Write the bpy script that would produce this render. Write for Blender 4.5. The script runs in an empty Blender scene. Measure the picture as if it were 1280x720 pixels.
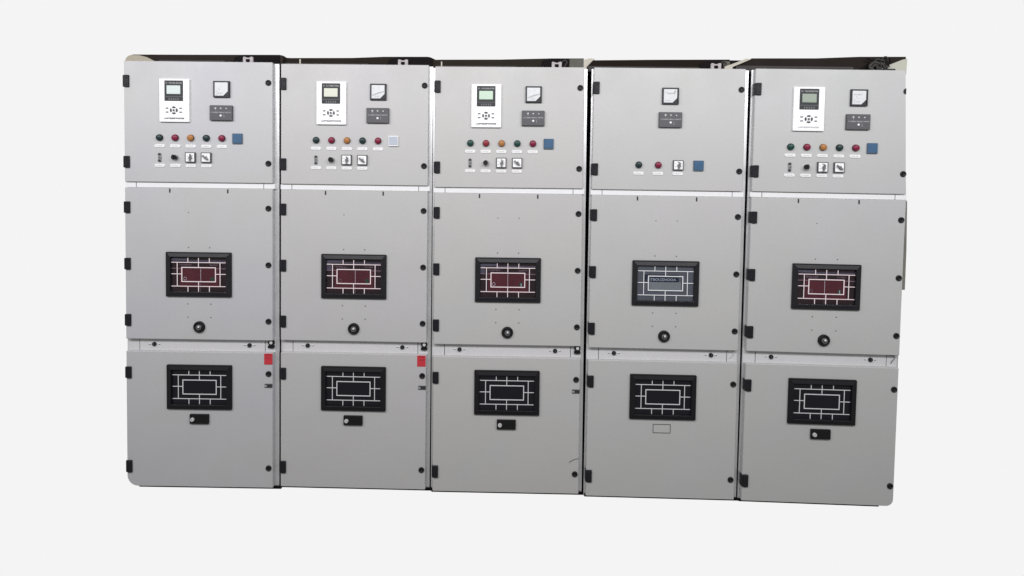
import bpy, bmesh, math, random
from mathutils import Vector, Matrix

random.seed(7)
C = bpy.context.scene.collection
scene = bpy.context.scene

# ------------------------------------------------------------------ materials
def newmat(name):
    m = bpy.data.materials.new(name)
    m.use_nodes = True
    nt = m.node_tree
    b = nt.nodes['Principled BSDF']
    return m, nt, b

def noise(nt, scale, detail=4.0, rough=0.55):
    tc = nt.nodes.new('ShaderNodeTexCoord')
    n = nt.nodes.new('ShaderNodeTexNoise')
    n.inputs['Scale'].default_value = scale
    n.inputs['Detail'].default_value = detail
    n.inputs['Roughness'].default_value = rough
    nt.links.new(tc.outputs['Object'], n.inputs['Vector'])
    return n

def mat(name, col, rough=0.5, metal=0.0, var=0.06, vscale=14.0, bump=0.0, bscale=900.0, col2=None, coat=0.0, spec=0.5):
    m, nt, b = newmat(name)
    b.inputs['Roughness'].default_value = rough
    b.inputs['Metallic'].default_value = metal
    b.inputs['Specular IOR Level'].default_value = spec
    if coat:
        b.inputs['Coat Weight'].default_value = coat
        b.inputs['Coat Roughness'].default_value = 0.15
    n = noise(nt, vscale)
    mix = nt.nodes.new('ShaderNodeMix'); mix.data_type = 'RGBA'
    c2 = col2 or tuple(c * (1 - var) for c in col)
    c1 = tuple(min(1, c * (1 + var)) for c in col)
    mix.inputs[6].default_value = (*c1, 1); mix.inputs[7].default_value = (*c2, 1)
    nt.links.new(n.outputs['Fac'], mix.inputs[0])
    nt.links.new(mix.outputs[2], b.inputs['Base Color'])
    # roughness wear
    mr = nt.nodes.new('ShaderNodeMapRange')
    mr.inputs['From Min'].default_value = 0.3; mr.inputs['From Max'].default_value = 0.7
    mr.inputs['To Min'].default_value = max(0.02, rough - 0.06); mr.inputs['To Max'].default_value = min(1, rough + 0.06)
    n2 = noise(nt, vscale * 0.37 + 3)
    nt.links.new(n2.outputs['Fac'], mr.inputs['Value'])
    nt.links.new(mr.outputs['Result'], b.inputs['Roughness'])
    if bump:
        n3 = noise(nt, bscale, 2.0)
        bp = nt.nodes.new('ShaderNodeBump')
        bp.inputs['Strength'].default_value = bump
        bp.inputs['Distance'].default_value = 0.0006
        nt.links.new(n3.outputs['Fac'], bp.inputs['Height'])
        nt.links.new(bp.outputs['Normal'], b.inputs['Normal'])
    return m

def paint(name, a, b_, c_):
    """powder coat of a steel door: slow drift between three close tints, faint orange peel"""
    m, nt, b = newmat(name)
    n = noise(nt, 1.7, 2.0)
    cr = nt.nodes.new('ShaderNodeValToRGB')
    cr.color_ramp.elements[0].position = 0.36; cr.color_ramp.elements[0].color = (*a, 1)
    cr.color_ramp.elements[1].position = 0.64; cr.color_ramp.elements[1].color = (*c_, 1)
    e = cr.color_ramp.elements.new(0.5); e.color = (*b_, 1)
    nt.links.new(n.outputs['Fac'], cr.inputs['Fac'])
    n2 = noise(nt, 60.0, 6.0, 0.7)
    mr = nt.nodes.new('ShaderNodeMapRange')
    mr.inputs['From Min'].default_value = 0.3; mr.inputs['From Max'].default_value = 0.7
    mr.inputs['To Min'].default_value = 0.975; mr.inputs['To Max'].default_value = 1.02
    nt.links.new(n2.outputs['Fac'], mr.inputs['Value'])
    mu = nt.nodes.new('ShaderNodeVectorMath'); mu.operation = 'SCALE'
    nt.links.new(cr.outputs['Color'], mu.inputs[0]); nt.links.new(mr.outputs['Result'], mu.inputs['Scale'])
    nt.links.new(mu.outputs['Vector'], b.inputs['Base Color'])
    n4 = noise(nt, 4.0, 5.0, 0.6)
    m4 = nt.nodes.new('ShaderNodeMapRange')
    m4.inputs['From Min'].default_value = 0.3; m4.inputs['From Max'].default_value = 0.7
    m4.inputs['To Min'].default_value = 0.34; m4.inputs['To Max'].default_value = 0.62
    nt.links.new(n4.outputs['Fac'], m4.inputs['Value']); nt.links.new(m4.outputs['Result'], b.inputs['Roughness'])
    n3 = noise(nt, 420.0, 2.0)
    n5 = noise(nt, 3.0, 1.0)
    ad = nt.nodes.new('ShaderNodeMath'); ad.operation = 'MULTIPLY_ADD'
    ad.inputs[1].default_value = 14.0
    nt.links.new(n5.outputs['Fac'], ad.inputs[0]); nt.links.new(n3.outputs['Fac'], ad.inputs[2])
    bp = nt.nodes.new('ShaderNodeBump'); bp.inputs['Strength'].default_value = 0.25; bp.inputs['Distance'].default_value = 0.0008
    nt.links.new(ad.outputs['Value'], bp.inputs['Height']); nt.links.new(bp.outputs['Normal'], b.inputs['Normal'])
    return m

M = {}
M['paint'] = [
    paint('door_paint_cool', (0.475, 0.480, 0.510), (0.482, 0.480, 0.497), (0.480, 0.480, 0.480)),
    paint('door_paint_warm', (0.485, 0.478, 0.492), (0.487, 0.482, 0.482), (0.482, 0.480, 0.480)),
    paint('door_paint_plain', (0.485, 0.482, 0.485), (0.485, 0.482, 0.475), (0.485, 0.475, 0.475)),
    paint('door_paint_pale', (0.482, 0.482, 0.475), (0.480, 0.482, 0.480), (0.485, 0.480, 0.485)),
    paint('door_paint_green', (0.465, 0.475, 0.468), (0.470, 0.475, 0.470), (0.470, 0.470, 0.480)),
]
M['frame'] = mat('galvanised_frame', (0.84, 0.84, 0.86), 0.40, 0.75, 0.04, 8.0)
M['rail2'] = mat('cover_plate_grey', (0.62, 0.615, 0.63), 0.45, 0.0, 0.03, 8.0)
M['rail'] = mat('cross_rail_white', (0.78, 0.78, 0.80), 0.4, 0.0, 0.03, 8.0)
M['carcass'] = mat('carcass_dark', (0.006, 0.006, 0.007), 0.8, spec=0.1)  # near-black colour puts the shade of the gaps between cabinets into the sides
M['endpanel'] = mat('end_panel_grey', (0.45, 0.45, 0.45), 0.5)
M['black'] = mat('black_plastic', (0.010, 0.010, 0.012), 0.5, var=0.2, vscale=60, bump=0.3, spec=0.3)
M['hinge'] = mat('hinge_black', (0.014, 0.013, 0.017), 0.45, var=0.2, vscale=60, bump=0.3, spec=0.22)
M['bezel'] = mat('bezel_black', (0.014, 0.014, 0.017), 0.38, var=0.15, vscale=30, bump=0.2, spec=0.35)
M['bezeldark'] = mat('bezel_matt_black', (0.009, 0.0085, 0.011), 0.5, var=0.15, vscale=30, bump=0.2, spec=0.25)
M['rubber'] = mat('rubber_black', (0.008, 0.008, 0.009), 0.55, spec=0.25)
M['grey'] = mat('grey_plastic', (0.075, 0.075, 0.085), 0.45, var=0.08, vscale=40)
M['seam'] = mat('seam_dark', (0.04, 0.04, 0.045), 0.8)
M['white'] = mat('white_plastic', (0.88, 0.88, 0.90), 0.4, var=0.02)
M['tag'] = mat('white_tag', (0.80, 0.80, 0.81), 0.4, var=0.03)
M['ink'] = mat('ink_grey', (0.16, 0.16, 0.17), 0.6)
M['inkfaint'] = mat('ink_faint', (0.42, 0.42, 0.43), 0.6)
M['inkdark'] = mat('ink_dark', (0.03, 0.03, 0.035), 0.5)
M['display'] = mat('relay_display_black', (0.030, 0.034, 0.037), 0.4, var=0.1, spec=0.25)
M['meterframe'] = mat('meter_frame', (0.032, 0.033, 0.042), 0.45, var=0.1, spec=0.3)
M['lcd'] = {
    1: mat('lcd_blue_grey', (0.60, 0.68, 0.66), 0.25, var=0.05, vscale=80),
    2: mat('lcd_cream', (0.63, 0.65, 0.56), 0.25, var=0.05, vscale=80),
    3: mat('lcd_green', (0.52, 0.66, 0.53), 0.25, var=0.05, vscale=80),
    5: mat('lcd_dull', (0.28, 0.33, 0.27), 0.25, var=0.08, vscale=80)}
M['chrome'] = mat('chrome', (0.65, 0.65, 0.66), 0.25, 0.9, var=0.05)
M['silver'] = mat('silver_lock', (0.72, 0.72, 0.72), 0.4, 0.3, var=0.1)
M['green'] = mat('lamp_green', (0.009, 0.050, 0.040), 0.38, var=0.1, spec=0.35)
M['greendull'] = mat('lamp_green_dull', (0.012, 0.030, 0.033), 0.38, var=0.1, spec=0.35)
M['red'] = mat('lamp_red', (0.19, 0.010, 0.040), 0.38, var=0.1, spec=0.35)
M['redwarm'] = mat('lamp_red_warm', (0.22, 0.018, 0.030), 0.38, var=0.1, spec=0.35)
M['amber'] = mat('lamp_amber', (0.37, 0.155, 0.045), 0.38, var=0.1, spec=0.35)
M['blue'] = mat('display_blue', (0.040, 0.105, 0.205), 0.35, var=0.12, vscale=60)
M['bluepale'] = mat('display_pale', (0.44, 0.48, 0.56), 0.35, var=0.05, vscale=60)
M['blueedge'] = mat('display_blue_edge', (0.060, 0.105, 0.17), 0.4)
M['breaker'] = mat('breaker_red', (0.122, 0.016, 0.026), 0.5, var=0.4, vscale=14)
M['cavity'] = mat('cavity_dark_red', (0.026, 0.008, 0.011), 0.5, var=0.5, vscale=7)
M['cavitygrey'] = mat('cavity_grey', (0.135, 0.14, 0.16), 0.5, var=0.15, vscale=9)
M['platenavy'] = mat('plate_navy', (0.018, 0.028, 0.055), 0.4)
M['panegrey'] = mat('plate_grey', (0.27, 0.29, 0.295), 0.4, var=0.08)
M['line'] = mat('mimic_pink_white', (0.86, 0.73, 0.76), 0.5, var=0.03)
M['linegrey'] = mat('mimic_grey', (0.68, 0.68, 0.71), 0.5, var=0.03)
M['linewhite'] = mat('mimic_white', (0.75, 0.77, 0.80), 0.5, var=0.03)
M['dim'] = mat('dim_stroke', (0.33, 0.20, 0.24), 0.5)
M['dimgrey'] = mat('dim_band', (0.11, 0.10, 0.135), 0.5, var=0.3, vscale=40)  # faint grey bands, and the painted reflection on the window panes
M['spotgreen'] = mat('indicator_green', (0.035, 0.075, 0.05), 0.5)
M['paneblack'] = mat('pane_black', (0.010, 0.009, 0.014), 0.3, var=0.2, spec=0.3)
M['sticker'] = mat('sticker_red', (0.55, 0.035, 0.05), 0.45, var=0.06, vscale=50)
M['stickerink'] = mat('sticker_ink', (0.14, 0.01, 0.02), 0.5)
M['duct'] = [mat('duct_brown_%d' % i, tuple(q * 0.62 for q in c), 0.8, var=0.35, vscale=5, spec=0.12) for i, c in enumerate(
    [(0.035, 0.027, 0.024), (0.030, 0.022, 0.017), (0.034, 0.028, 0.020), (0.020, 0.013, 0.010), (0.030, 0.023, 0.019)])]
M['lip'] = mat('duct_lip', (0.052, 0.048, 0.048), 0.7, var=0.2, spec=0.15)
M['gusset'] = mat('gusset_grey', (0.10, 0.098, 0.085), 0.7, var=0.25, vscale=30, spec=0.2)
M['ductblack'] = mat('duct_black', (0.007, 0.005, 0.006), 0.8, spec=0.1)
M['cream'] = mat('cream_plate', (0.44, 0.41, 0.35), 0.6, var=0.1)
M['olive'] = mat('olive_plate', (0.33, 0.30, 0.235), 0.6, var=0.12, vscale=20)
M['stone'] = mat('pale_end_plate', (0.42, 0.42, 0.355), 0.6, var=0.05)
M['lug'] = mat('zinc_lug', (0.38, 0.35, 0.36), 0.6, 0.0, var=0.35, vscale=90)
M['cable'] = mat('cable_grey', (0.045, 0.042, 0.040), 0.6, var=0.4, vscale=60, spec=0.2)
M['mottle'] = mat('mottled_trim', (0.26, 0.25, 0.22), 0.6, vscale=9, col2=(0.10, 0.095, 0.085))
M['toggleplate'] = mat('switch_plate_grey', (0.24, 0.24, 0.25), 0.5)
M['shutter'] = mat('shutter_grey', (0.040, 0.040, 0.043), 0.35, var=0.5, vscale=80)
M['dot'] = mat('indicator_dull_white', (0.50, 0.50, 0.51), 0.4)
M['dial'] = mat('dial_paper', (0.62, 0.635, 0.65), 0.3, var=0.12, vscale=30)
M['handle'] = mat('handle_grey', (0.15, 0.15, 0.16), 0.45)
M['letter'] = mat('plate_lettering', (0.48, 0.50, 0.56), 0.5)
M['wire'] = mat('wire_grey', (0.10, 0.10, 0.10), 0.5)

def glassmat():
    m = bpy.data.materials.new('window_glass'); m.use_nodes = True
    nt = m.node_tree; nt.nodes.clear()
    out = nt.nodes.new('ShaderNodeOutputMaterial')
    tr = nt.nodes.new('ShaderNodeBsdfTransparent'); tr.inputs['Color'].default_value = (0.93, 0.94, 0.96, 1)
    gl = nt.nodes.new('ShaderNodeBsdfGlossy'); gl.inputs['Roughness'].default_value = 0.06
    fr = nt.nodes.new('ShaderNodeFresnel'); fr.inputs['IOR'].default_value = 1.28
    mx = nt.nodes.new('ShaderNodeMixShader')
    nt.links.new(fr.outputs[0], mx.inputs[0]); nt.links.new(tr.outputs[0], mx.inputs[1]); nt.links.new(gl.outputs[0], mx.inputs[2])
    nt.links.new(mx.outputs[0], out.inputs['Surface'])
    return m
M['glass'] = glassmat()

# ------------------------------------------------------------------ mesh builder
class MB:
    def __init__(s):
        s.v = []; s.f = []; s.mi = []; s.sm = []; s.mats = []
    def _m(s, m):
        if m not in s.mats: s.mats.append(m)
        return s.mats.index(m)
    def add(s, vs, fs, m, smooth=False):
        o = len(s.v); k = s._m(m)
        s.v += vs
        for f in fs:
            s.f.append([i + o for i in f]); s.mi.append(k); s.sm.append(smooth)
    def box(s, x0, x1, z0, z1, yb, yf, m):
        s.slab([(x0, z0), (x1, z0), (x1, z1), (x0, z1)], yb, yf, m)
    def slab(s, poly, yb, yf, m, front=None, yc=None):
        """polygon in x-z (ccw seen from the front) from depth yb to yf; front = inset loop at yf, yc = where the chamfer starts"""
        n = len(poly)
        loops = [[(x, yb, z) for x, z in poly]]
        if front:
            loops.append([(x, yc, z) for x, z in poly]); loops.append([(x, yf, z) for x, z in front])
        else:
            loops.append([(x, yf, z) for x, z in poly])
        vs = [p for l in loops for p in l]
        fs = [list(range(n))[::-1]]
        for k in range(len(loops) - 1):
            for i in range(n):
                j = (i + 1) % n
                fs.append([k * n + i, k * n + j, (k + 1) * n + j, (k + 1) * n + i])
        t = (len(loops) - 1) * n
        fs.append([t + i for i in range(n)])
        s.add(vs, fs, m)
    def rrect(s, x0, x1, z0, z1, yb, yf, m, r=0.003, ch=0.0):
        rr = r if isinstance(r, (tuple, list)) else (r,) * 4
        a = rpoly(x0, x1, z0, z1, rr)
        if ch:
            b = rpoly(x0 + ch, x1 - ch, z0 + ch, z1 - ch, tuple(max(0.0003, q - ch) for q in rr))
            s.slab(a, yb, yf, m, b, yf + ch)
        else:
            s.slab(a, yb, yf, m)
    def ring(s, x0, x1, z0, z1, prof, m, cap=None):
        """mitred frame: prof = [(inset, y), ...]"""
        vs = []; fs = []
        for d, y in prof:
            vs += [(x0 + d, y, z0 + d), (x1 - d, y, z0 + d), (x1 - d, y, z1 - d), (x0 + d, y, z1 - d)]
        for k in range(len(prof) - 1):
            for i in range(4):
                j = (i + 1) % 4
                fs.append([k * 4 + i, k * 4 + j, (k + 1) * 4 + j, (k + 1) * 4 + i])
        s.add(vs, fs, m)
    def lathe(s, x, z, prof, m, n=28, smooth=True):
        """prof = [(radius, y), ...] round the y axis through (x, z)"""
        vs = []; fs = []
        for r, y in prof:
            vs += [(x + r * math.cos(2 * math.pi * i / n), y, z + r * math.sin(2 * math.pi * i / n)) for i in range(n)]
        for k in range(len(prof) - 1):
            for i in range(n):
                j = (i + 1) % n
                fs.append([k * n + i, k * n + j, (k + 1) * n + j, (k + 1) * n + i])
        s.add(vs, fs, m, smooth)
        o = (len(prof) - 1) * n
        s.add([vs[o + i] for i in range(n)], [list(range(n))], m)
    def tube(s, pts, r, m, n=8):
        pts = [Vector(p) for p in pts]
        vs = []; fs = []
        for i, p in enumerate(pts):
            t = (pts[min(i + 1, len(pts) - 1)] - pts[max(i - 1, 0)]).normalized()
            a = t.cross(Vector((0, 1, 0)))
            if a.length < 1e-4: a = t.cross(Vector((1, 0, 0)))
            a.normalize(); b = t.cross(a)
            for k in range(n):
                w = 2 * math.pi * k / n
                q = p + r * (math.cos(w) * a + math.sin(w) * b)
                vs.append(tuple(q))
        for i in range(len(pts) - 1):
            for k in range(n):
                j = (k + 1) % n
                fs.append([i * n + k, i * n + j, (i + 1) * n + j, (i + 1) * n + k])
        fs.append(list(range(n))); fs.append([(len(pts) - 1) * n + k for k in range(n)])
        s.add(vs, fs, m, True)
    def strokes(s, x0, x1, z0, z1, y, m, n, seed=0, gap=0.25, t=None):
        """a row of small illegible characters, each a few strokes"""
        rnd = random.Random(seed)
        w = (x1 - x0) / n; h = z1 - z0; t = t or h * 0.16
        for i in range(n):
            a = x0 + i * w; b = a + w * (1 - gap)
            k = rnd.random()
            s.box(a, a + t, z0, z1, y + 0.0004, y, m)
            if k < 0.7: s.box(a, b, z1 - t, z1, y + 0.00035, y - 0.00005, m)
            if k > 0.3: s.box(a, b, z0, z0 + t, y + 0.00035, y - 0.00005, m)
            if rnd.random() < 0.6: s.box(a, b, z0 + h * .45, z0 + h * .45 + t, y + 0.0003, y - 0.0001, m)
            if rnd.random() < 0.6: s.box(b - t, b, z0, z1, y + 0.0002, y - 0.00015, m)
    def build(s, name, parent=None, label=None):
        me = bpy.data.meshes.new(name)
        me.from_pydata(s.v, [], s.f)
        for m in s.mats: me.materials.append(m)
        me.polygons.foreach_set('material_index', s.mi)
        me.polygons.foreach_set('use_smooth', s.sm)
        bm = bmesh.new(); bm.from_mesh(me)
        bmesh.ops.recalc_face_normals(bm, faces=bm.faces)
        bm.to_mesh(me); bm.free()
        me.update()
        o = bpy.data.objects.new(name, me)
        C.objects.link(o)
        if parent: o.parent = parent
        if label: o['label'] = label
        return o

def rpoly(x0, x1, z0, z1, rr, n=6):
    """rounded rectangle; rr = radii bottom-left, bottom-right, top-right, top-left"""
    out = []
    cs = [(x0, z0, 1, 1, math.pi), (x1, z0, -1, 1, 1.5 * math.pi), (x1, z1, -1, -1, 0), (x0, z1, 1, -1, 0.5 * math.pi)]
    for (cx, cz, sx, sz, a0), r in zip(cs, rr):
        ox, oz = cx + sx * r, cz + sz * r
        for k in range(n + 1):
            a = a0 + 0.5 * math.pi * k / n
            out.append((ox + r * math.cos(a), oz + r * math.sin(a)))
    return out

def font_mesh(name, text, size, x, z, y, m, parent, width=None):
    cu = bpy.data.curves.new(name, 'FONT'); cu.body = text; cu.size = size; cu.align_x = 'LEFT'; cu.extrude = 0.0003
    cu.offset = size * 0.02
    o = bpy.data.objects.new(name, cu); C.objects.link(o)
    dg = bpy.context.evaluated_depsgraph_get(); dg.update()
    me = bpy.data.meshes.new_from_object(o.evaluated_get(dg))
    bpy.data.objects.remove(o)
    xs = [v.co.x for v in me.vertices]; w = max(xs) - min(xs)
    k = (width / w) if width else 1.0
    for v in me.vertices:
        v.co = Vector((x + (v.co.x - min(xs)) * k, y - v.co.z, z + v.co.y))
    me.materials.clear(); me.materials.append(m)
    q = bpy.data.objects.new(name, me); C.objects.link(q); q.parent = parent
    return q

# ------------------------------------------------------------------ measured layout (metres on the door plane)
UT, UB, MT, MB_, LT, LB = 2.200, 1.5813, 1.5531, 0.7658, 0.7022, -0.0109
DR = 0.7641
HZ = [(2.0661, 2.1276), (1.6535, 1.7143), (1.4205, 1.4805), (1.1276, 1.1886), (0.8349, 0.8963), (0.5604, 0.6215), (0.0632, 0.1270)]
LZ = [2.0952, 1.6833, 1.4523, 1.1596, 0.8664, 0.5921, 0.0947]
LX = 0.7435

def make_door(name, cab, z0, z1, pm, radii, hinges, locks, poly=None, front=None):
    b = MB()
    if poly:
        b.slab(poly, 0.025, 0.0, pm, front, 0.003)
    else:
        b.rrect(0.0, DR, z0, z1, 0.025, 0.0, pm, radii, 0.0028)
    d = b.build(name, cab)
    for k in hinges:
        a, c = HZ[k]
        h = MB()
        # leaf on the door face, knuckle rolled round its free edge
        h.rrect(0.004, 0.0292, a, c, 0.001, -0.0085, M['hinge'], 0.003, 0.0022)
        h.rrect(-0.0035, 0.0095, a + 0.001, c - 0.001, 0.024, -0.0065, M['hinge'], 0.003, 0.003)
        for zz in (a + 0.013, c - 0.013):
            h.lathe(0.0190, zz, [(0.0032, -0.008), (0.0032, -0.0098), (0.0022, -0.0104)], M['black'], 12)
        h.build('hinge', d)
    for k in locks:
        l = MB()
        if LZ[k] > 2.0 and poly:
            pts = []
            for i in range(25):
                w = 2 * math.pi * i / 24
                pts.append((min(LX + 0.0148 * math.cos(w), 0.7395), LZ[k] + 0.0148 * math.sin(w)))
            l.slab(pts[:-1], 0.001, -0.005, M['black'])
        else:
            l.lathe(LX, LZ[k], [(0.0150, 0.001), (0.0150, -0.003), (0.0135, -0.0055), (0.0095, -0.0062), (0.0085, -0.0035), (0.0045, -0.0035)], M['black'])
            l.box(LX - 0.0045, LX + 0.0045, LZ[k] - 0.0018, LZ[k] + 0.0018, -0.003, -0.0052, M['hinge'])
        l.build('door_latch', d)
    return d

def relay(cab, ci):
    x0, x1, z0, z1 = 0.1885, 0.3410, 1.8898, 2.1091
    b = MB(); b.rrect(x0, x1, z0, z1, 0.001, -0.011, M['white'], 0.003, 0.0015)
    r = b.build('protection_relay', cab)
    dx0, dx1, dz0, dz1 = 0.2165, 0.3110, 1.9965, 2.1000
    b = MB(); b.rrect(dx0, dx1, dz0, dz1, -0.010, -0.0135, M['display'], 0.002, 0.001)
    b.strokes(dx0 + 0.024, dx1 - 0.004, 2.0835, 2.0905, -0.0138, M['inkfaint'], 11, 3 + ci)
    b.box(dx0 + 0.006, dx0 + 0.016, 2.083, 2.091, -0.0132, -0.0138, M['ink'])
    b.box(dx0 + 0.004, dx1 - 0.004, 2.0165, 2.0185, -0.0132, -0.0138, M['ink'])
    for k in range(5):
        xx = dx0 + 0.022 + k * 0.0115
        b.box(xx, xx + 0.005, 2.000, 2.0105, -0.0132, -0.0139, M['ink'])
    b.build('display_panel', r)
    b = MB(); b.rrect(0.2285, 0.2985, 2.0315, 2.0745, -0.0130, -0.0143, M['lcd'][ci], 0.0015, 0.0004)
    b.build('screen', r)
    kx, kz = 0.2640, 1.9490
    for i in range(4):
        a0 = math.pi / 2 * i
        pts = []
        for k in range(7):
            w = a0 + math.radians(-33 + 11 * k); rr = 0.0190 + (0.0015 if k == 3 else 0)
            pts.append((kx + rr * math.cos(w), kz + rr * math.sin(w)))
        for k in range(6, -1, -1):
            w = a0 + math.radians(-27 + 9 * k)
            pts.append((kx + 0.0118 * math.cos(w), kz + 0.0118 * math.sin(w)))
        b = MB(); b.slab(pts, -0.010, -0.0135, M['inkdark']); b.build('arrow_key', r)
    b = MB(); b.lathe(kx, kz, [(0.0088, -0.0105), (0.0088, -0.0122), (0.007, -0.0128)], M['tag'], 20)
    b.lathe(kx, kz, [(0.0050, -0.012), (0.0050, -0.0140)], M['inkdark'], 16); b.build('enter_key', r)
    for sx in (-1, 1):
        for dz in (0.0105, -0.0095):
            b = MB(); cx = kx + sx * 0.0350
            b.rrect(cx - 0.0068, cx + 0.0068, kz + dz - 0.0030, kz + dz + 0.0030, -0.0105, -0.0132, M['ink'], 0.0022, 0.0005)
            b.build('side_key', r)
    b = MB()
    ink = {1: M['inkdark'], 2: M['ink'], 3: M['inkdark'], 5: M['inkfaint']}[ci]
    b.strokes(0.2120, 0.3170, 1.9040, 1.9115, -0.0113, ink, 17, 20, gap=0.10, t=0.0019)
    b.build('caption_text', r)

def meter(cab, x0, z0, ci):
    x1, z1 = x0 + 0.0828, z0 + 0.0825
    b = MB()
    b.ring(x0, x1, z0, z1, [(0, 0.001), (0, -0.010), (0.0015, -0.012), (0.0055, -0.012), (0.007, -0.0085)], M['meterframe'])
    b.slab([(x0 + .006, z0 + .006), (x1 - .006, z0 + .006), (x1 - .006, z1 - .006), (x0 + .006, z1 - .006)], 0.001, -0.0078, M['bezel'])
    m = b.build('analog_meter', cab)
    b = MB(); L, R, B, T = x0 + .0072, x1 - .0088, z0 + .0078, z1 - .0072; cut = 0.023
    b.slab([(L, B), (R - cut, B), (R, B + cut), (R, T), (L, T)], -0.0070, -0.0092, M['dial'])
    b.build('dial_face', m)
    b = MB()
    cx, cz, rr = R - 0.008, B + 0.006, 0.050
    pts = []
    for k in range(13):
        w = math.radians(102 + 6.5 * k); pts.append((cx + rr * math.cos(w), -0.0096, cz + rr * math.sin(w)))
    if ci in (1, 5):
        for k in range(0, 13, 3):
            px, _, pz = pts[k]; b.box(px - 0.0012, px + 0.0012, pz - 0.0030, pz + 0.0030, -0.0090, -0.0096, M['inkfaint'])
        b.strokes(L + .010, L + .038, B + .010, B + .0145, -0.0095, M['inkfaint'], 6, ci)
        b.box(L + 0.022, L + 0.030, B + .030, B + .033, -0.0090, -0.0096, M['inkfaint'])
        if ci == 5: b.strokes(L + .008, L + .05, T - .022, T - .015, -0.0095, M['inkfaint'], 5, 9)
    elif ci == 4:
        b.slab([(L + .004, T - .016), (L + .030, T - .026), (R - .014, T - .022), (R - .014, T - .017), (L + .030, T - .019)], -0.0090, -0.0096, M['inkfaint'])
        b.slab([(R - .020, T - .020), (R - .012, T - .030), (R - .004, T - .008), (R - .010, T - .002)], -0.0091, -0.0095, M['inkfaint'])
        b.strokes(L + .008, L + .036, B + .008, B + .0125, -0.0095, M['inkfaint'], 6, 4)
    else:
        b.slab([(L + .003, B + .012), (L + .003, B + .016), (L + .030, B + .030), (R - .002, B + .038), (R - .002, B + .033), (L + .030, B + .022)], -0.0090, -0.0096, M['inkfaint'])
        b.strokes(L + .018, L + .040, B + .008, B + .0130, -0.0095, M['inkfaint'], 5, 2)
        b.box(L + .012, L + .014, T - .020, T - .012, -0.0090, -0.0096, M['inkfaint']); b.box(L + .038, L + .040, T - .018, T - .010, -0.0090, -0.0096, M['inkfaint'])
    b.build('dial_marking', m)

def status_unit(cab, x0, z0):
    x1, z1 = x0 + 0.1157, z0 + 0.0765; w = x1 - x0; h = z1 - z0
    b = MB(); b.rrect(x0, x1, z0, z1, 0.001, -0.013, M['grey'], 0.002, 0.0015)
    m = b.build('heater_controller', cab)
    for fx, fz, r in ((.27, .79, .0055), (.50, .79, .0048), (.745, .78, .0042), (.50, .31, .0060)):
        b = MB(); b.lathe(x0 + fx * w, z0 + fz * h, [(r, -0.0125), (r, -0.0142), (r * .6, -0.0155)], M['tag'] if fz < .5 else M['dot'], 14)
        b.build('indicator_dot', m)
    b = MB()
    b.strokes(x0 + .07 * w, x0 + .95 * w, z0 + .49 * h, z0 + .56 * h, -0.0133, M['inkfaint'], 18, 5, gap=.3, t=0.0011)
    cx, cz = x0 + .60 * w, z0 + .28 * h
    b.tube([(cx + .006 * math.cos(t), -.0136, cz + .010 * math.sin(t)) for t in [math.radians(a) for a in range(-60, 61, 20)]], 0.0010, M['inkfaint'], 6)
    b.box(x0 + .27 * w - .001, x0 + .27 * w + .001, z0 + .66 * h, z0 + .76 * h, -0.012, -0.0136, M['inkfaint'])
    b.build('caption_text', m)

def lamp(cab, x, z, m, i):
    b = MB(); b.lathe(x, z, [(0.0174, 0.001), (0.0174, -0.003), (0.0168, -0.0045)], M['bezel'], 28)
    o = b.build('indicator_lamp', cab)
    b = MB(); b.lathe(x, z, [(0.0163, -0.004), (0.0161, -0.009), (0.0148, -0.0120), (0.0115, -0.0140), (0.006, -0.0152), (0.0015, -0.0156)], m, 28)
    b.build('lens', o)

def tag(cab, x, z, seed):
    b = MB(); w = 0.0268; h = 0.0080
    b.rrect(x - w, x + w, z - h, z + h, 0.001, -0.0032, M['tag'], 0.0072, 0.0008)
    b.strokes(x - 0.014, x + 0.016, z - 0.0028, z + 0.0026, -0.0034, M['inkfaint'], 5, seed, t=0.0008)
    b.box(x - 0.0215, x - 0.0190, z - 0.0012, z + 0.0012, -0.0028, -0.0035, M['ink'])
    b.build('name_tag', cab)

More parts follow.
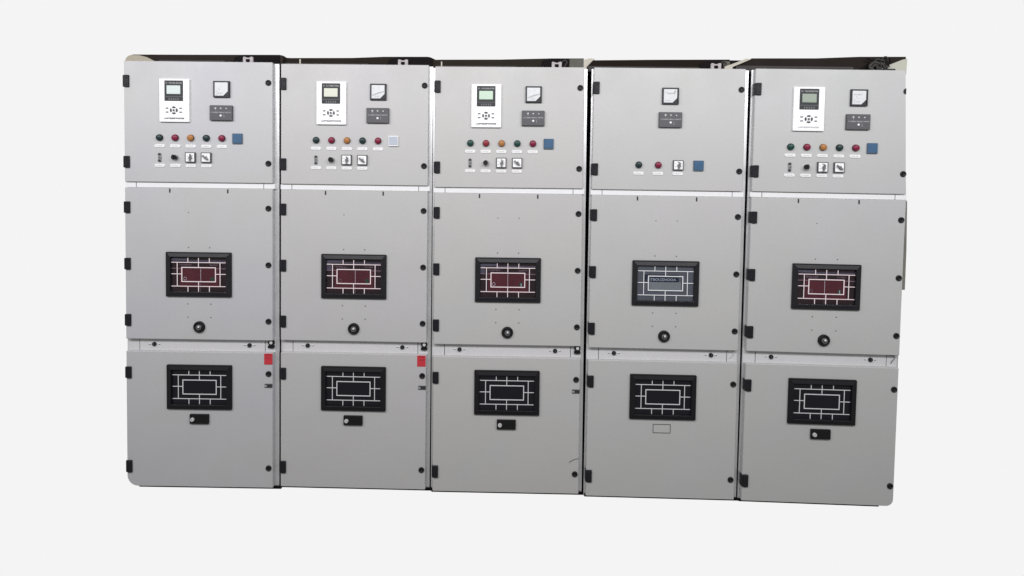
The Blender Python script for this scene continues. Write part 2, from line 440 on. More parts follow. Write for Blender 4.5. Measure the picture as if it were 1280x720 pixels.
def selector(cab, x0, x1, z0, z1, style):
    b = MB()
    b.ring(x0, x1, z0, z1, [(0, 0.001), (0, -0.010), (0.0015, -0.0115), (0.0035, -0.0115), (0.0042, -0.010)], M['grey'])
    b.box(x0 + .0035, x1 - .0035, z0 + .0035, z1 - .0035, 0.001, -0.0102, M['white'])
    s = b.build('selector_switch', cab)
    cx, cz = (x0 + x1) / 2, (z0 + z1) / 2
    b = MB()
    if style == 'a':
        for dx, dz, a in ((-.013, .006, .008), (-.014, -.008, .007), (.012, .010, .006), (.013, -.006, .007)):
            b.box(cx + dx - a / 2, cx + dx + a / 2, cz + dz - .0010, cz + dz + .0010, -0.0098, -0.0106, M['ink'])
        b.box(cx - .004, cx + .005, cz + .012, cz + .017, -0.0098, -0.0106, M['ink'])
        b.build('position_mark', s)
        b = MB(); b.lathe(cx + .002, cz - .003, [(0.0098, -0.009), (0.0092, -0.014)], M['chrome'], 20)
        b.slab([(cx - .002, cz - .019), (cx + .005, cz - .018), (cx + .010, cz + .006), (cx + .005, cz + .015), (cx + .001, cz + .009)], -0.013, -0.020, M['handle'])
        b.build('handle', s)
    else:
        b.box(cx - .014, cx - .006, cz + .011, cz + .013, -0.0098, -0.0106, M['ink'])
        b.box(cx + .002, cx + .010, cz + .012, cz + .0135, -0.0098, -0.0106, M['inkfaint'])
        b.build('position_mark', s)
        b = MB(); b.lathe(cx + .001, cz - .001, [(0.0100, -0.009), (0.0092, -0.014)], M['chrome'], 20)
        b.slab([(cx - .015, cz + .012), (cx - .014, cz + .004), (cx + .004, cz - .011), (cx + .015, cz - .013), (cx + .013, cz - .006), (cx + .000, cz + .004)], -0.013, -0.020, M['handle'])
        b.build('handle', s)

def toggle(cab, x, z, ci):
    b = MB()
    b.rrect(x - .0085, x + .0085, z - .0235, z + .0225, 0.001, -0.0025, M['toggleplate'], 0.006, 0.0006)
    t = b.build('test_switch', cab)
    for k, dz in enumerate((.0165, 0.0, -.0165)):
        b = MB(); q = (0.0015 if k % 2 else -0.001)
        b.lathe(x + q, z + dz, [(0.0062, -0.002), (0.0062, -0.006), (0.0052, -0.0075)], M['chrome'] if k == 1 else M['grey'], 16)
        b.box(x + q - .0052, x + q + .0052, z + dz - .0014, z + dz + .0014, -0.006, -0.0092, M['bezel'])
        b.build('contact', t)

def key_switch(cab, x, z, ci):
    b = MB(); b.lathe(x + .002, z - .001, [(0.0165, 0.001), (0.0165, -0.003), (0.0145, -0.0055)], M['chrome'], 24)
    k = b.build('rotary_switch', cab)
    b = MB(); b.lathe(x - .001, z + .001, [(0.0118, -0.005), (0.0113, -0.020), (0.0095, -0.0225)], M['black'], 24)
    b.box(x - .004, x + .003, z - .012, z + .013, -0.020, -0.0265, M['black'])
    b.build('knob', k)

def mimic(bld, X, Z, y0, y1, m, w, h):
    """single line pattern printed across the window"""
    t = 0.0018; T = 0.0022
    d = 0.00006
    def H(z, a, b, tt=t, e=0): bld.box(X(a), X(b), Z(z) - tt, Z(z) + tt, y0, y1 - e, m)
    def V(x, a, b, tt=t, e=0): bld.box(X(x) - tt, X(x) + tt, Z(b), Z(a), y0, y1 - e, m)
    H(.231, .085, .915); H(.765, .085, .915)
    H(.49, .085, .243); H(.49, .757, .915)
    V(.173, .231, .765, t, d); V(.827, .231, .765, t, d)
    H(.344, .243, .757, T, 2 * d); H(.660, .243, .757, T, 2 * d)
    V(.243, .335, .669, T, 3 * d); V(.757, .335, .669, T, 3 * d)
    V(.498, .13, .344, t, d); V(.498, .660, .885, t, d)
    V(.336, .13, .231, t, d); V(.664, .13, .231, t, d); V(.336, .765, .885, t, d); V(.664, .765, .885, t, d)

def window(cab, ci, lower):
    if lower: x0, x1, z0, z1 = 0.2157, 0.5543, 0.4026, 0.6355
    else: x0, x1, z0, z1 = 0.2149, 0.5538, 0.9914, 1.2226
    w, h = x1 - x0, z1 - z0
    X = lambda f: x0 + f * w
    Z = lambda f: z1 - f * h
    b = MB()
    fr = rpoly(x0, x1, z0, z1, (.004,) * 4)
    # bezel: outer wall, flat land, slope into the opening
    def loop(d, r): return rpoly(x0 + d, x1 - d, z0 + d, z1 - d, (max(.0004, r),) * 4, 3)
    prof = [(0, .004, 0.001), (0, .004, -0.0085), (.0015, .003, -0.0100), (.0060, .003, -0.0100), (.0235, .001, -0.0150), (.0250, .001, -0.0140), (.0262, .001, -0.001)]
    vs = []; fs = []
    n = len(loop(0, .004))
    for d, r, y in prof: vs += [(a, y, c) for a, c in loop(d, r)]
    for k in range(len(prof) - 1):
        for i in range(n):
            j = (i + 1) % n
            fs.append([k * n + i, k * n + j, (k + 1) * n + j, (k + 1) * n + i])
    b.add(vs, fs, M['bezeldark'] if lower else M['bezel'])
    f = b.build('inspection_window', cab)
    ix0, ix1, iz0, iz1 = x0 + .0245, x1 - .0245, z0 + .0245, z1 - .0245
    if lower:
        b = MB(); b.box(ix0, ix1, iz0, iz1, 0.0005, -0.0035, M['paneblack']); b.build('pane', f)
        b = MB(); mimic(b, X, Z, -0.003, -0.0046, M['linegrey'], w, h); b.build('mimic_diagram', f)
        return
    b = MB()
    if ci == 4:
        b.box(ix0, ix1, iz0, iz1, 0.0005, -0.0015, M['cavitygrey'])
        b.box(X(.26), X(.735), Z(.655), Z(.47), -0.001, -0.0021, M['panegrey'])
        b.box(X(.185), X(.70), Z(.475), Z(.315), -0.001, -0.0027, M['platenavy'])
        b.box(X(.185), X(.69), Z(.315), Z(.295), -0.001, -0.0025, M['dimgrey'])
        b.build('breaker_front', f)
        font_mesh('lettering', '/ \\TBOUZNOOA', 0.017, X(.225), Z(.445), -0.0031, M['letter'], f, width=X(.660) - X(.225))
    else:
        b.box(ix0, ix1, iz0, iz1, 0.0005, -0.0015, M['cavity'])
        b.box(X(.20), X(.80), Z(.80), Z(.335), -0.001, -0.0021, M['breaker'])
        sx = {1: .525, 2: .520, 3: .498, 5: .482}[ci]
        b.box(X(sx) - .0010, X(sx) + .0010, Z(.66), Z(.36), -0.001, -0.0029, M['line'])
        if ci != 3: b.box(X(sx) - .0008, X(sx) + .0008, Z(.885), Z(.67), -0.001, -0.0029, M['dim'])
        b.box(ix0 + .002, X(.33), Z(.20), Z(.145), -0.001, -0.0025, M['dimgrey'])
        if ci in (2, 3): b.box(ix0 + .002, X(.15), Z(.37), Z(.20), -0.001, -0.0023, M['dimgrey'])  # bluish-grey pane reflection painted as a flat patch behind the glass
        b.box(X(.34), ix1 - .002, Z(.215), Z(.185), -0.001, -0.0026, M['dimgrey'])
        b.box(ix0 + .001, X(.245), Z(.375), Z(.360), -0.001, -0.0027, M['dim'])
        b.box(X(.755), ix1 - .001, Z(.375), Z(.360), -0.001, -0.0027, M['dim'])
        b.strokes(X(.205), X(.385), Z(.305), Z(.27), -0.0029, M['dim'], 9, 11 + ci, t=0.0012)
        b.strokes(X(.665), X(.795), Z(.305), Z(.272), -0.0029, M['dim'], 6, 31 + ci, t=0.0012)
        b.build('breaker_front', f)
        cx, cz = X(.285), Z(.598)
        b = MB()
        b.tube([(cx + .0078 * math.cos(math.radians(a)), -.0030, cz + .0078 * math.sin(math.radians(a))) for a in range(0, 361, 20)], 0.0011, M['line'] if ci in (1, 3) else M['dim'], 6)
        b.build('operating_socket', f)
        b = MB(); b.rrect(X(.700) - .009, X(.700) + .009, Z(.655), Z(.555), -0.001, -0.0029, M['spotgreen'], .004)
        b.box(X(.702) - .0018, X(.702) + .0018, Z(.645), Z(.575), -0.002, -0.0034, M['linegrey'] if ci in (3, 5) else M['spotgreen'])
        b.build('position_indicator', f)
    b = MB(); b.box(ix0, ix1, iz0, iz1, -0.0048, -0.0058, M['glass']); b.build('pane', f)
    b = MB(); mimic(b, X, Z, -0.0057, -0.0072, M['linewhite'] if ci == 4 else M['line'], w, h); b.build('mimic_diagram', f)

def cabinet(ci, pose, label, xl, xr_top, xr_bot):
    X0, Z0, yaw, roll, Y0 = pose
    cab = bpy.data.objects.new('switchgear_cabinet', None)
    C.objects.link(cab)
    cab.location = (X0, Y0, Z0); cab.rotation_euler = (0, -roll, yaw)
    cab.empty_display_size = 0.2
    cab['label'] = label; cab['category'] = 'electrical cabinet'; cab['group'] = 'switchgear cabinets standing in one row'
    pm = M['paint'][ci - 1]
    # ---- frame and carcass
    b = MB()
    if ci == 5:
        poly = [(xl, -0.025), (0.780, -0.025), (0.782, 1.55), (0.750, 2.197), (xl, 2.197)]
    else:
        poly = [(xl, -0.025), (xr_bot, -0.025), (xr_top, 2.197), (xl, 2.197)]
    body = list(poly)
    if ci == 1: body = [(xl, 0.070), (0.060, -0.006)] + poly[1:]
    if ci == 5: body = [poly[0], (0.720, -0.010), (0.770, 0.050)] + poly[2:]
    b.slab(body, 0.034, 0.027, M['frame'])
    for (za, zb) in ((MB_, LT),):
        lo, hi = min(za, zb), max(za, zb)
        for xs in (0.0555, 0.7155):
            b.box(xs - 0.0013, xs + 0.0013, lo - .002, hi + .002, 0.029, 0.0262, M['seam'])
    b.build('front_frame', cab)
    b = MB(); b.box(-0.0045 if ci != 1 else -0.002, DR + 0.008, MT + .0012, UB - .0012, 0.0265, 0.0090, M['rail'])
    for xs in (0.0545, 0.7150): b.box(xs - 0.0013, xs + 0.0013, MT + .001, UB - .001, 0.012, 0.0084, M['seam'])
    b.build('cross_rail', cab)
    b = MB()
    e = 0.002
    pc = ([(poly[0][0] + e, poly[0][1] + .004)] if ci != 1 else [(xl + e, .075), (.065, -.002)]) + [(p[0] - e, p[1] + (0.004 if i == 0 else (-.006 if i == len(poly[1:-1]) - 1 else 0))) for i, p in enumerate(poly[1:-1])] + [(xl + e, 2.191)]
    if ci == 5: pc = [pc[0], (0.715, -0.006), (0.765, 0.055)] + pc[2:]
    b.slab(pc, 1.30, 0.0345, M['carcass'])
    b.build('carcass', cab)
    b = MB(); b.box(xl + (.004 if ci != 1 else .060), xr_bot + (.013 if ci != 5 else -.075), -0.0258, -0.0120, 1.25, 0.020, M['ductblack']); b.build('plinth', cab)
    if ci == 1:
        b = MB(); b.box(xl - .0015, xl + .0015, 0.02, 2.13, 1.30, 0.036, M['endpanel']); b.build('end_panel', cab)
    if ci == 5:
        b = MB(); b.slab([(0.7785, -0.012), (0.7812, -0.012), (0.7832, 1.545), (0.7510, 2.190), (0.7485, 2.190), (0.7805, 1.545)], 1.30, 0.036, M['endpanel']); b.build('end_panel', cab)
        b = MB(); b.slab([(0.7835, 1.095), (0.8010, 1.095), (0.8010, 1.160), (0.8005, 1.30), (0.7975, 1.42), (0.7940, 1.545), (0.7835, 1.56)], 0.075, 0.036, M['mottle']); b.build('edge_trim', cab)  # added strip standing for a leftover of the background beside the cabinet
    # ---- plate between middle and lower door
    b = MB(); b.rrect(0.0572, 0.7138, LT - .004, MB_ + .010, 0.0275, 0.0232, M['rail2'], 0.0005, 0.0006)
    b.box(-0.0075 if ci != 1 else -0.006, 0.0540, LT - .004, MB_ + .010, 0.0275, 0.0242, M['rail2']); b.box(0.7170, 0.7680, LT - .004, MB_ + .010, 0.0275, 0.0242, M['rail2'])
    cp = b.build('cover_plate', cab)
    for kx in (0.1345, 0.6342):
        k = MB(); k.lathe(kx, 0.7346, [(0.0110, 0.024), (0.0110, 0.018), (0.0090, 0.0155)], M['black'], 20)
        k.box(kx - .0012, kx + .0012, 0.7346 - .008, 0.7346 + .008, 0.017, 0.0148, M['grey']); k.build('captive_screw', cp)
        for sgn in (-1, 1):
            k = MB(); k.box(kx + sgn * .0255 - .0055, kx + sgn * .0255 + .0055, 0.7312, 0.7338, 0.0236, 0.0226, M['seam']); k.box(kx + sgn * .0225 - .0045, kx + sgn * .0225 + .0045, 0.7345, 0.7385, 0.0236, 0.0218, M['tag'])  # dark slot, with a painted white highlight just above it
            k.build('slot', cp)
    # ---- doors
    big = 0.045
    rad = {'u': [.004] * 4, 'm': [.004] * 4, 'l': [.004] * 4}
    if ci == 1: rad['l'][0] = 0.055
    if ci == 5: rad['l'][1] = 0.034
    if ci == 5:
        up = rpoly(0.0, DR, UB, UT, (.004,) * 4)
        def clip(pl, d): return [(min(x, (0.7620 - d) if z < 1.62 else 0.7620 - d - (z - 1.60) * 0.0415), z) for x, z in pl]
        base = [(0.004, UB), (0.7585, UB), (0.7625, UB + .004), (0.7620, 1.62), (0.7368, UT - .002), (0.7350, UT), (0.004, UT), (0.0, UT - .004), (0.0, UB + .004)]
        fr = [(0.0055, UB + .0028), (0.7570, UB + .0028), (0.7597, UB + .0055), (0.7592, 1.62), (0.7342, UT - .0042), (0.7335, UT - .0028), (0.0055, UT - .0028), (0.0028, UT - .0055), (0.0028, UB + .0055)]
        ud = make_door('upper_door', cab, UB, UT, pm, None, (0, 1), (0, 1), base, fr)
    else:
        ud = make_door('upper_door', cab, UB, UT, pm, tuple(rad['u']), (0, 1), (0, 1))
    md = make_door('middle_door', cab, MB_, MT, pm, tuple(rad['m']), (2, 3, 4), (2, 3, 4))
    ld = make_door('lower_door', cab, LB, LT, pm, tuple(rad['l']), (5, 6), (5, 6))
    # slots and small screws on the middle door
    for sx in (0.2336, 0.5333):
        b = MB(); b.rrect(sx - .0036, sx + .0036, 1.5275, 1.5495, 0.001, -0.0012, M['inkdark'], .003); b.build('hook_slot', md)
    sc = [(0.3292, 1.2462), (0.4381, 1.2462), (0.3238, .9529), (0.4433, .9529), (0.3238, .8837), (0.4433, .8837), (0.3300, 1.4265)]
    if ci in (3, 4): sc.append((0.4385, 1.4265))
    for k, (sx, sz) in enumerate(sc):
        b = MB(); r = 0.0034 if k < 6 else 0.0028
        b.lathe(sx, sz, [(r, 0.001), (r, -0.0008), (r * .6, -0.0016)], M['ink'], 12); b.build('screw', md)
    # rotary lock below the middle window
    b = MB(); rx, rz = 0.3842, 0.8334
    b.lathe(rx, rz, [(0.0300, 0.001), (0.0300, -0.006), (0.0270, -0.011), (0.0215, -0.012), (0.0185, -0.007)], M['rubber'], 36)
    rl = b.build('racking_port', cab)
    b = MB(); b.lathe(rx + .001, rz - .001, [(0.0175, -0.006), (0.0150, -0.012), (0.0100, -0.0135)], M['shutter'], 28)
    b.lathe(rx + .001, rz - .001, [(0.0122, -0.0110), (0.0135, -0.0132), (0.0105, -0.0142), (0.0095, -0.0132)], M['handle'], 28)
    b.build('shutter', rl)
    b = MB(); b.lathe(rx + .002, rz + .002, [(0.0062, -0.013), (0.0056, -0.0165), (0.0030, -0.018)], M['silver'], 16); b.build('key_core', rl)
    window(cab, ci, False); window(cab, ci, True)
    # ---- lower name plate with lock
    if ci == 4:
        b = MB(); b.ring(0.3390, 0.4293, 0.3296, 0.3760, [(0, .001), (0, -.0016), (.0024, -.0016), (.0024, .001)], M['inkdark'])
        b.rrect(0.3405, 0.4278, 0.3311, 0.3745, 0.001, -0.0006, pm, .001); b.build('plate_holder', cab)
    else:
        b = MB(); b.rrect(0.3348, 0.4333, 0.3266, 0.3767, 0.001, -0.010, M['rubber'], .002, .0012)
        b.strokes(0.3700, 0.4250, 0.3580, 0.3625, -0.0102, M['black'], 8, 6)
        p = b.build('lock_plate', cab)
        b = MB(); b.lathe(0.3512, 0.3505, [(0.0105, -0.009), (0.0105, -0.015), (0.0085, -0.019)], M['silver'], 24); b.box(0.3504, 0.3520, 0.3460, 0.3550, -0.018, -0.0194, M['ink']); b.build('key_lock', p)
    # ---- right edge of the recess: key interlock
    if ci <= 3:
        b = MB()
        b.lathe(0.7500, 0.7515, [(0.0165, 0.0275), (0.0165, 0.014), (0.0150, 0.011), (0.0100, 0.010), (0.0090, 0.014)], M['rubber'], 24)
        k = b.build('interlock_key', cab)
        b = MB(); b.lathe(0.7505, 0.7520, [(0.0085, 0.015), (0.0080, 0.0105)], M['silver'], 16); b.build('key_core', k)
        b = MB(); b.rrect(0.7325, 0.7665, 0.7225, 0.7370, 0.0275, 0.012, M['rubber'], .006, .002); b.build('key_bow', k)
        b = MB(); b.rrect(0.7235, 0.7632, 0.5200, 0.5405, 0.001, -0.0035, M['grey'], .001, .0006)
        b.box(0.7262, 0.7275, 0.5245, 0.5365, -0.003, -0.0040, M['tag']); b.box(0.7275, 0.7325, 0.5290, 0.5310, -0.003, -0.0040, M['tag']); b.box(0.7325, 0.7338, 0.5245, 0.5320, -0.003, -0.0040, M['tag'])
        b.box(0.7385, 0.7605, 0.5240, 0.5370, -0.003, -0.0041, M['inkdark']); b.build('rating_plate', cab)
    if ci <= 2:
        b = MB(); b.rrect(0.7208 - (0.004 if ci == 2 else 0), 0.7636 - (0.003 if ci == 2 else 0), 0.6415, 0.6990, 0.001, -0.0022, M['sticker'], .001, .0004)
        b.strokes(0.7270, 0.7560, 0.6890, 0.6945, -0.0024, M['stickerink'], 5, 2)
        b.strokes(0.7270, 0.7560, 0.6740, 0.6785, -0.0024, M['stickerink'], 6, 8)
        b.build('warning_sticker', cab)
    # ---- instruments of the upper door
    if ci != 4:
        relay(cab, ci)
        dx = -0.004 if ci == 5 else 0.0
        meter(cab, 0.4647 - dx * 1.0, 2.0183, ci); status_unit(cab, 0.4469 - dx * 1.0, 1.9004)
        for i, mm in enumerate(('green', 'red', 'amber', 'green', 'red')):
            if ci in (1, 2) and mm == 'green': mm = 'greendull'
            if ci == 3 and i == 1: mm = 'redwarm'
            if ci == 5 and i == 3: mm = 'greendull'
            x = 0.1845 + i * 0.0802
            lamp(cab, x, 1.8099, M[mm], i); tag(cab, x - 0.0012, 1.7675, 100 * ci + i)
        for i in range(4): tag(cab, 0.1835 + i * 0.0802, 1.6672, 200 * ci + i)
        toggle(cab, 0.1838, 1.7085, ci); key_switch(cab, 0.2642, 1.7090, ci)
        selector(cab, 0.3186, 0.3700, 1.6845, 1.7359, 'a'); selector(cab, 0.3998, 0.4510, 1.6847, 1.7358, 'b')
        bx0, bz0 = 0.5602, 1.7827
    else:
        meter(cab, 0.3455, 2.0176, 4); status_unit(cab, 0.3310, 1.9003)
        for x, mm in ((0.2360, 'greendull'), (0.3344, 'red')):
            lamp(cab, x, 1.7099, M[mm], 0)
        for k, x in enumerate((0.2355, 0.3338, 0.4335)): tag(cab, x, 1.6668, 400 + k)
        selector(cab, 0.4082, 0.4600, 1.6852, 1.7350, 'a')
        bx0, bz0 = 0.5120, 1.6828
    b = MB(); b.rrect(bx0, bx0 + .0505, bz0, bz0 + .0522, 0.001, -0.008, M['blueedge'] if ci != 2 else M['tag'], .0015, .001)
    d = b.build('live_line_display', cab)
    b = MB(); b.rrect(bx0 + .0035, bx0 + .0470, bz0 + .0065, bz0 + .0490, -0.007, -0.0095, M['blue'] if ci != 2 else M['bluepale'], .001, .0005)
    b.build('screen', d)
    # ---- roof fittings, plus dark ceiling and wall behind, shaped as solid pieces
    ceiling_dark = M['duct'][ci - 1]
    top = {1: [(0.800, 2.2460), (0.780, 2.2505), (0.36, 2.2465), (0.016, 2.2440), (0.000, 2.2400), (-0.014, 2.2290), (-0.021, 2.2120)],
           2: [(0.790, 2.2395), (0.765, 2.2510), (0.750, 2.2540), (0.520, 2.2520), (0.353, 2.2445), (0.030, 2.2412), (-0.004, 2.2430)],
           3: [(0.765, 2.2569), (0.600, 2.2562), (0.330, 2.2485), (0.03, 2.2463), (-0.006, 2.2455)],
           4: [(0.700, 2.2580), (0.3, 2.2530), (0.000, 2.2475), (-0.030, 2.2150)],
           5: [(0.7670, 2.2790), (0.539, 2.2765), (0.320, 2.2662), (-0.002, 2.2625), (-0.085, 2.2270)]}[ci]
    x_l, x_r = {1: (-0.022, 0.795), 2: (-0.004, 0.790), 3: (-0.008, 0.765), 4: (-0.030, 0.700), 5: (-0.085, 0.7670)}[ci]
    ztop = 2.1905
    b = MB(); b.slab([(x_l, ztop), (x_r, ztop)] + top, 0.42, 0.050, ceiling_dark)  # stands for the dark ceiling behind, added as a solid on the cabinet
    dd = b.build('roof_duct', cab)
    if ci in (1, 4, 5):
        b = MB(); b.box(x_l + (.175 if ci == 1 else .004), x_r - (.30 if ci == 1 else .01 if ci == 4 else .26), ztop, 2.2170 if ci != 5 else 2.2240, 0.051, 0.046, M['lip']); b.build('duct_lip', dd)
    else:
        b = MB(); b.box(x_l + .004, x_r - .35, ztop, 2.2150, 0.051, 0.046, M['lip']); b.build('duct_lip', dd)
    if ci != 5:
        gx = min({1: 0.78, 2: 0.775, 3: 0.690, 4: 0.665}[ci], x_r)
        gh = {1: 2.2470, 2: 2.2495, 3: 2.2545, 4: 2.2500}[ci]
        b = MB(); b.slab([(0.535, ztop), (gx, ztop), (gx, gh - .004), (gx - .03, gh), (0.60, gh), (0.55, gh - .012)], 0.051, 0.044, M['ductblack']); b.build('gland_plate', dd)
        if ci >= 3:
            b = MB(); b.slab([(gx + .001, ztop), (x_r - .001, ztop), (x_r - .001, gh - .002), (gx + .001, gh - .002)], 0.051, 0.045, M['gusset']); b.build('gusset', dd)
            b = MB(); b.tube([(0.655, .042, 2.200), (0.668, .041, 2.215), (0.678, .041, 2.235), (0.670, .041, 2.246), (0.655, .042, 2.240), (0.650, .042, 2.222)], .004, M['cable'], 8); b.build('cable_loop', dd)
        lx = 0.5985
        b = MB(); b.slab([(lx, 2.190), (lx + .051, 2.190), (lx + .051, 2.2320), (lx + .046, 2.2350), (lx + .036, 2.2330), (lx + .031, 2.2290), (lx + .020, 2.2295), (lx + .013, 2.2330), (lx + .004, 2.2345), (lx, 2.2310)], 0.043, 0.030, M['lug'])
        b.slab([(lx + .026, 2.199), (lx + .036, 2.210), (lx + .035, 2.222), (lx + .016, 2.222), (lx + .015, 2.211)], 0.031, 0.0285, M['ductblack'])
        b.build('lifting_lug', cab)
    else:
        b = MB(); b.slab([(0.505, ztop), (0.60, ztop), (0.60, 2.245), (0.575, 2.240)], 0.051, 0.043, M['ductblack']); b.build('gland_plate', dd)
        b = MB(); b.slab([(0.655, ztop), (0.7640, ztop), (0.7665, 2.2655), (0.745, 2.2620), (0.675, 2.2330), (0.640, 2.2160)], 0.051, 0.038, M['stone']); b.build('end_plate', cab)  # pale piece stands for the beige wall behind, not a cabinet part
        b = MB()
        for (ax, az, ra, rb, t) in ((0.612, 2.222, .030, .026, .0075), (0.628, 2.232, .030, .034, .0040), (0.652, 2.246, .020, .026, .0035), (0.600, 2.214, .020, .018, .006), (0.640, 2.218, .016, .020, .004)):
            q1, q2 = random.uniform(0, 6), random.uniform(0, 6)
            b.tube([(ax + ra * (1 + .28 * math.sin(2 * math.radians(a) + q1)) * math.cos(math.radians(a)), 0.024 + .004 * math.sin(3 * math.radians(a)), az - .006 + rb * (1 + .25 * math.sin(3 * math.radians(a) + q2)) * math.sin(math.radians(a))) for a in range(20, 330, 15)], t, M['cable'], 8)
        b.tube([(0.560, .030, 2.262), (0.590, .028, 2.252), (0.620, .028, 2.260), (0.650, .028, 2.267), (0.672, .028, 2.262), (0.676, .028, 2.245), (0.664, .028, 2.222), (0.655, .028, 2.206)], .0035, M['ductblack'], 8)
        b.build('cable_bundle', cab)
        b = MB(); b.rrect(0.640, 0.700, 2.1985, 2.2115, 0.038, 0.020, M['rubber'], .005, .002); b.build('rubber_pad', cab)
    if ci == 1:
        b = MB(); b.slab([(-0.0225, ztop), (0.150, ztop), (0.150, 2.2010), (0.125, 2.2130), (0.090, 2.2300), (0.052, 2.2390), (0.010, 2.2400), (-0.002, 2.2370), (-0.015, 2.2280), (-0.0225, 2.2120)], 0.051, 0.044, M['olive'])  # olive wedge added for the wall showing behind the left end
        b.build('end_plate', cab)
    if ci in (2, 3):
        x = 0.0790 if ci == 2 else 0.024
        b = MB(); b.rrect(x, x + .0065, 2.200, 2.2350, 0.051, 0.043, M['cream'], .002); b.build('cable_tie', dd)
    if ci == 3:
        b = MB(); b.slab([(0.743, ztop), (0.786, ztop), (0.790, 2.2150), (0.806, 2.2360), (0.822, 2.2530), (0.796, 2.2575), (0.768, 2.2500), (0.743, 2.2220)], 0.10, 0.046, M['cream']); b.build('corner_plate', cab)  # cream wedge added for the wall seen between the dark bands
    if ci == 4:
        b = MB(); b.slab([(0.668, ztop), (0.705, ztop), (0.708, 2.2160), (0.800, 2.2560), (0.776, 2.2590), (0.700, 2.2290), (0.668, 2.2180)], 0.10, 0.030, M['cream']); b.build('corner_plate', cab)  # cream diagonal, again the wall behind shaped as a solid
        b = MB(); b.slab([(0.700, ztop), (0.757, ztop), (0.757, 2.2535), (0.700, 2.2535)], 0.2, 0.048, M['ductblack']); b.build('gland_plate', dd)
    # ---- stray wires
    if ci == 3:
        b = MB(); b.tube([(0.7140, -.0005, .1560), (0.7240, -.001, .1640), (0.7367, -.001, .1710), (0.7500, -.001, .1755), (0.7655, -.001, .1765)], .0015, M['wire'], 6); b.build('loose_wire', cab)
    if ci == 4:
        b = MB(); b.tube([(0.720, .022, .7600), (0.7400, .020, .7590), (0.7475, .020, .7500), (0.7465, .020, .7400), (0.7380, .020, .7330), (0.7350, .020, .7240), (0.7280, .020, .7215)], .0014, M['silver'], 6); b.build('hook_wire', cab)
    if ci == 5:
        b = MB(); b.tube([(0.716, .020, .7612), (0.7420, .018, .7602), (0.7520, .018, .7520), (0.7510, .018, .7420), (0.7410, .018, .7340), (0.7370, .018, .7240), (0.7340, .018, .7200)], .0017, M['wire'], 6); b.build('hook_wire', cab)
    return cab

poses = [(0.0014, 0.0026, 0.0135, 0.0022, -0.0200), (0.7980, 0.0026, 0.0010, 0.0014, 0.0112), (1.6001, -0.0027, 0.0008, 0.0043, 0.0128),
         (2.4004, -0.0016, -0.0031, -0.0005, 0.0026), (3.2000, -0.0008, -0.0159, -0.0051, -0.0066)]
labels = [
    'leftmost light grey switchgear cabinet, with a red sticker and a blue square display',
    'light grey switchgear cabinet with a red sticker and a pale whitish square display',
    'middle of the five light grey switchgear cabinets, red breaker behind glass, no red sticker',
    'light grey switchgear cabinet with few controls, no white relay and a grey upper window',
    'rightmost light grey switchgear cabinet, tangled cables on its roof and black lock plate below']
cabinet(1, poses[0], labels[0], -0.0100, 0.787, 0.787)
cabinet(2, poses[1], labels[1], -0.0060, 0.7815, 0.783)
cabinet(3, poses[2], labels[2], -0.0120, 0.7815, 0.784)
cabinet(4, poses[3], labels[3], -0.0080, 0.7880, 0.785)
cabinet(5, poses[4], labels[4], -0.0097, 0.7500, 0.780)

# ------------------------------------------------------------------ added white backdrop, glowing by itself to give an even background
m = bpy.data.materials.new('backlit_backdrop'); m.use_nodes = True
nt = m.node_tree; nt.nodes.clear()
out = nt.nodes.new('ShaderNodeOutputMaterial'); em = nt.nodes.new('ShaderNodeEmission')
em.inputs['Color'].default_value = (0.9047, 0.9047, 0.9047, 1); em.inputs['Strength'].default_value = 1.0
nt.links.new(em.outputs[0], out.inputs['Surface'])
me = bpy.data.meshes.new('background')
me.from_pydata([(-28, 6, -16), (32, 6, -16), (32, 6, 20), (-28, 6, 20)], [], [(0, 1, 2, 3)])
me.materials.append(m)
bg = bpy.data.objects.new('background', me); C.objects.link(bg); bg['kind'] = 'structure'

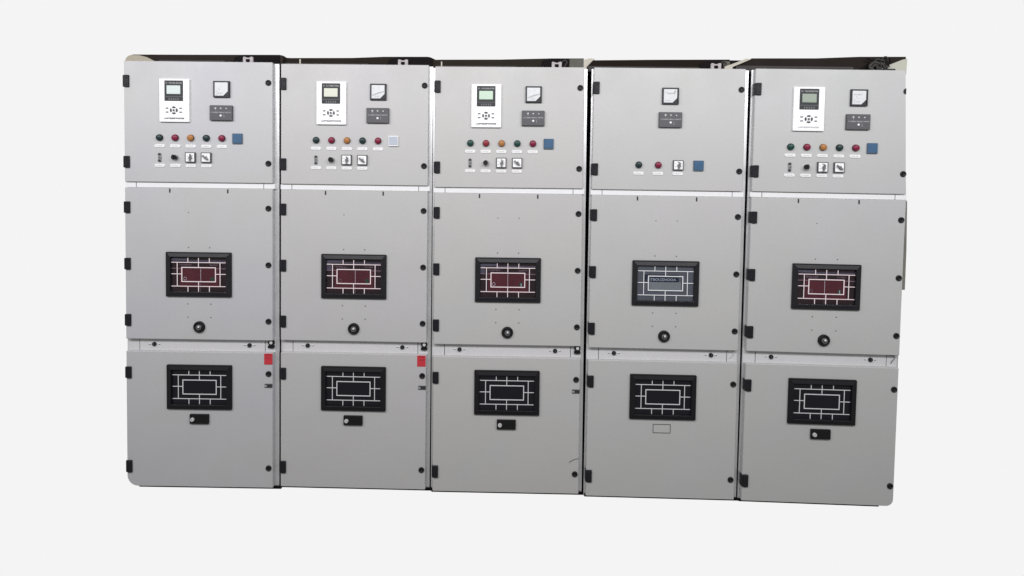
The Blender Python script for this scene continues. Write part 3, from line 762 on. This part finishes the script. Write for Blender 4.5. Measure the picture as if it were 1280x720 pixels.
# ------------------------------------------------------------------ light
w = bpy.data.worlds.new('World'); scene.world = w; w.use_nodes = True
w.node_tree.nodes['Background'].inputs['Color'].default_value = (0.99, 0.985, 0.95, 1)
w.node_tree.nodes['Background'].inputs['Strength'].default_value = 0.225

def area(name, loc, target, sx, sy, power, col):
    l = bpy.data.lights.new(name, 'AREA'); l.shape = 'RECTANGLE'; l.size = sx; l.size_y = sy; l.energy = power; l.color = col
    o = bpy.data.objects.new(name, l); C.objects.link(o); o.location = loc
    d = Vector(target) - Vector(loc)
    o.rotation_euler = d.to_track_quat('-Z', 'Y').to_euler()
    return o
area('ceiling_light', (1.55, -2.55, 3.12), (1.55, 0.0, 1.9), 9.0, 0.8, 196, (0.992, 0.982, 1.0))

# ------------------------------------------------------------------ camera
f, cx, cy, X, Y, Z, pit, yaw, rol = (693.76237, 631.59799, 262.16028, 2.0164252, -2.8430936, 1.5569151, -0.0309675, 0.0194525, -0.0147374)
def rx(a): return Matrix(((1, 0, 0), (0, math.cos(a), -math.sin(a)), (0, math.sin(a), math.cos(a))))
def ry(a): return Matrix(((math.cos(a), 0, math.sin(a)), (0, 1, 0), (-math.sin(a), 0, math.cos(a))))
def rz(a): return Matrix(((math.cos(a), -math.sin(a), 0), (math.sin(a), math.cos(a), 0), (0, 0, 1)))
R = rz(yaw) @ rx(pit) @ ry(rol)
r_, f_, u_ = R.col[0], R.col[1], R.col[2]
cd = bpy.data.cameras.new('camera'); cam = bpy.data.objects.new('camera', cd); C.objects.link(cam)
cam.matrix_world = Matrix(((r_[0], u_[0], -f_[0], X), (r_[1], u_[1], -f_[1], Y), (r_[2], u_[2], -f_[2], Z), (0, 0, 0, 1)))
cd.sensor_width = 36.0; cd.lens = f / 1280 * 36.0
cd.shift_x = (640 - cx) / 1280; cd.shift_y = (cy - 360) / 1280
cd.clip_start = 0.05; cd.clip_end = 200
scene.camera = cam

vs = scene.view_settings
vs.view_transform = 'Standard'; vs.look = 'None'; vs.exposure = 0.0; vs.gamma = 1.0; vs.use_curve_mapping = False
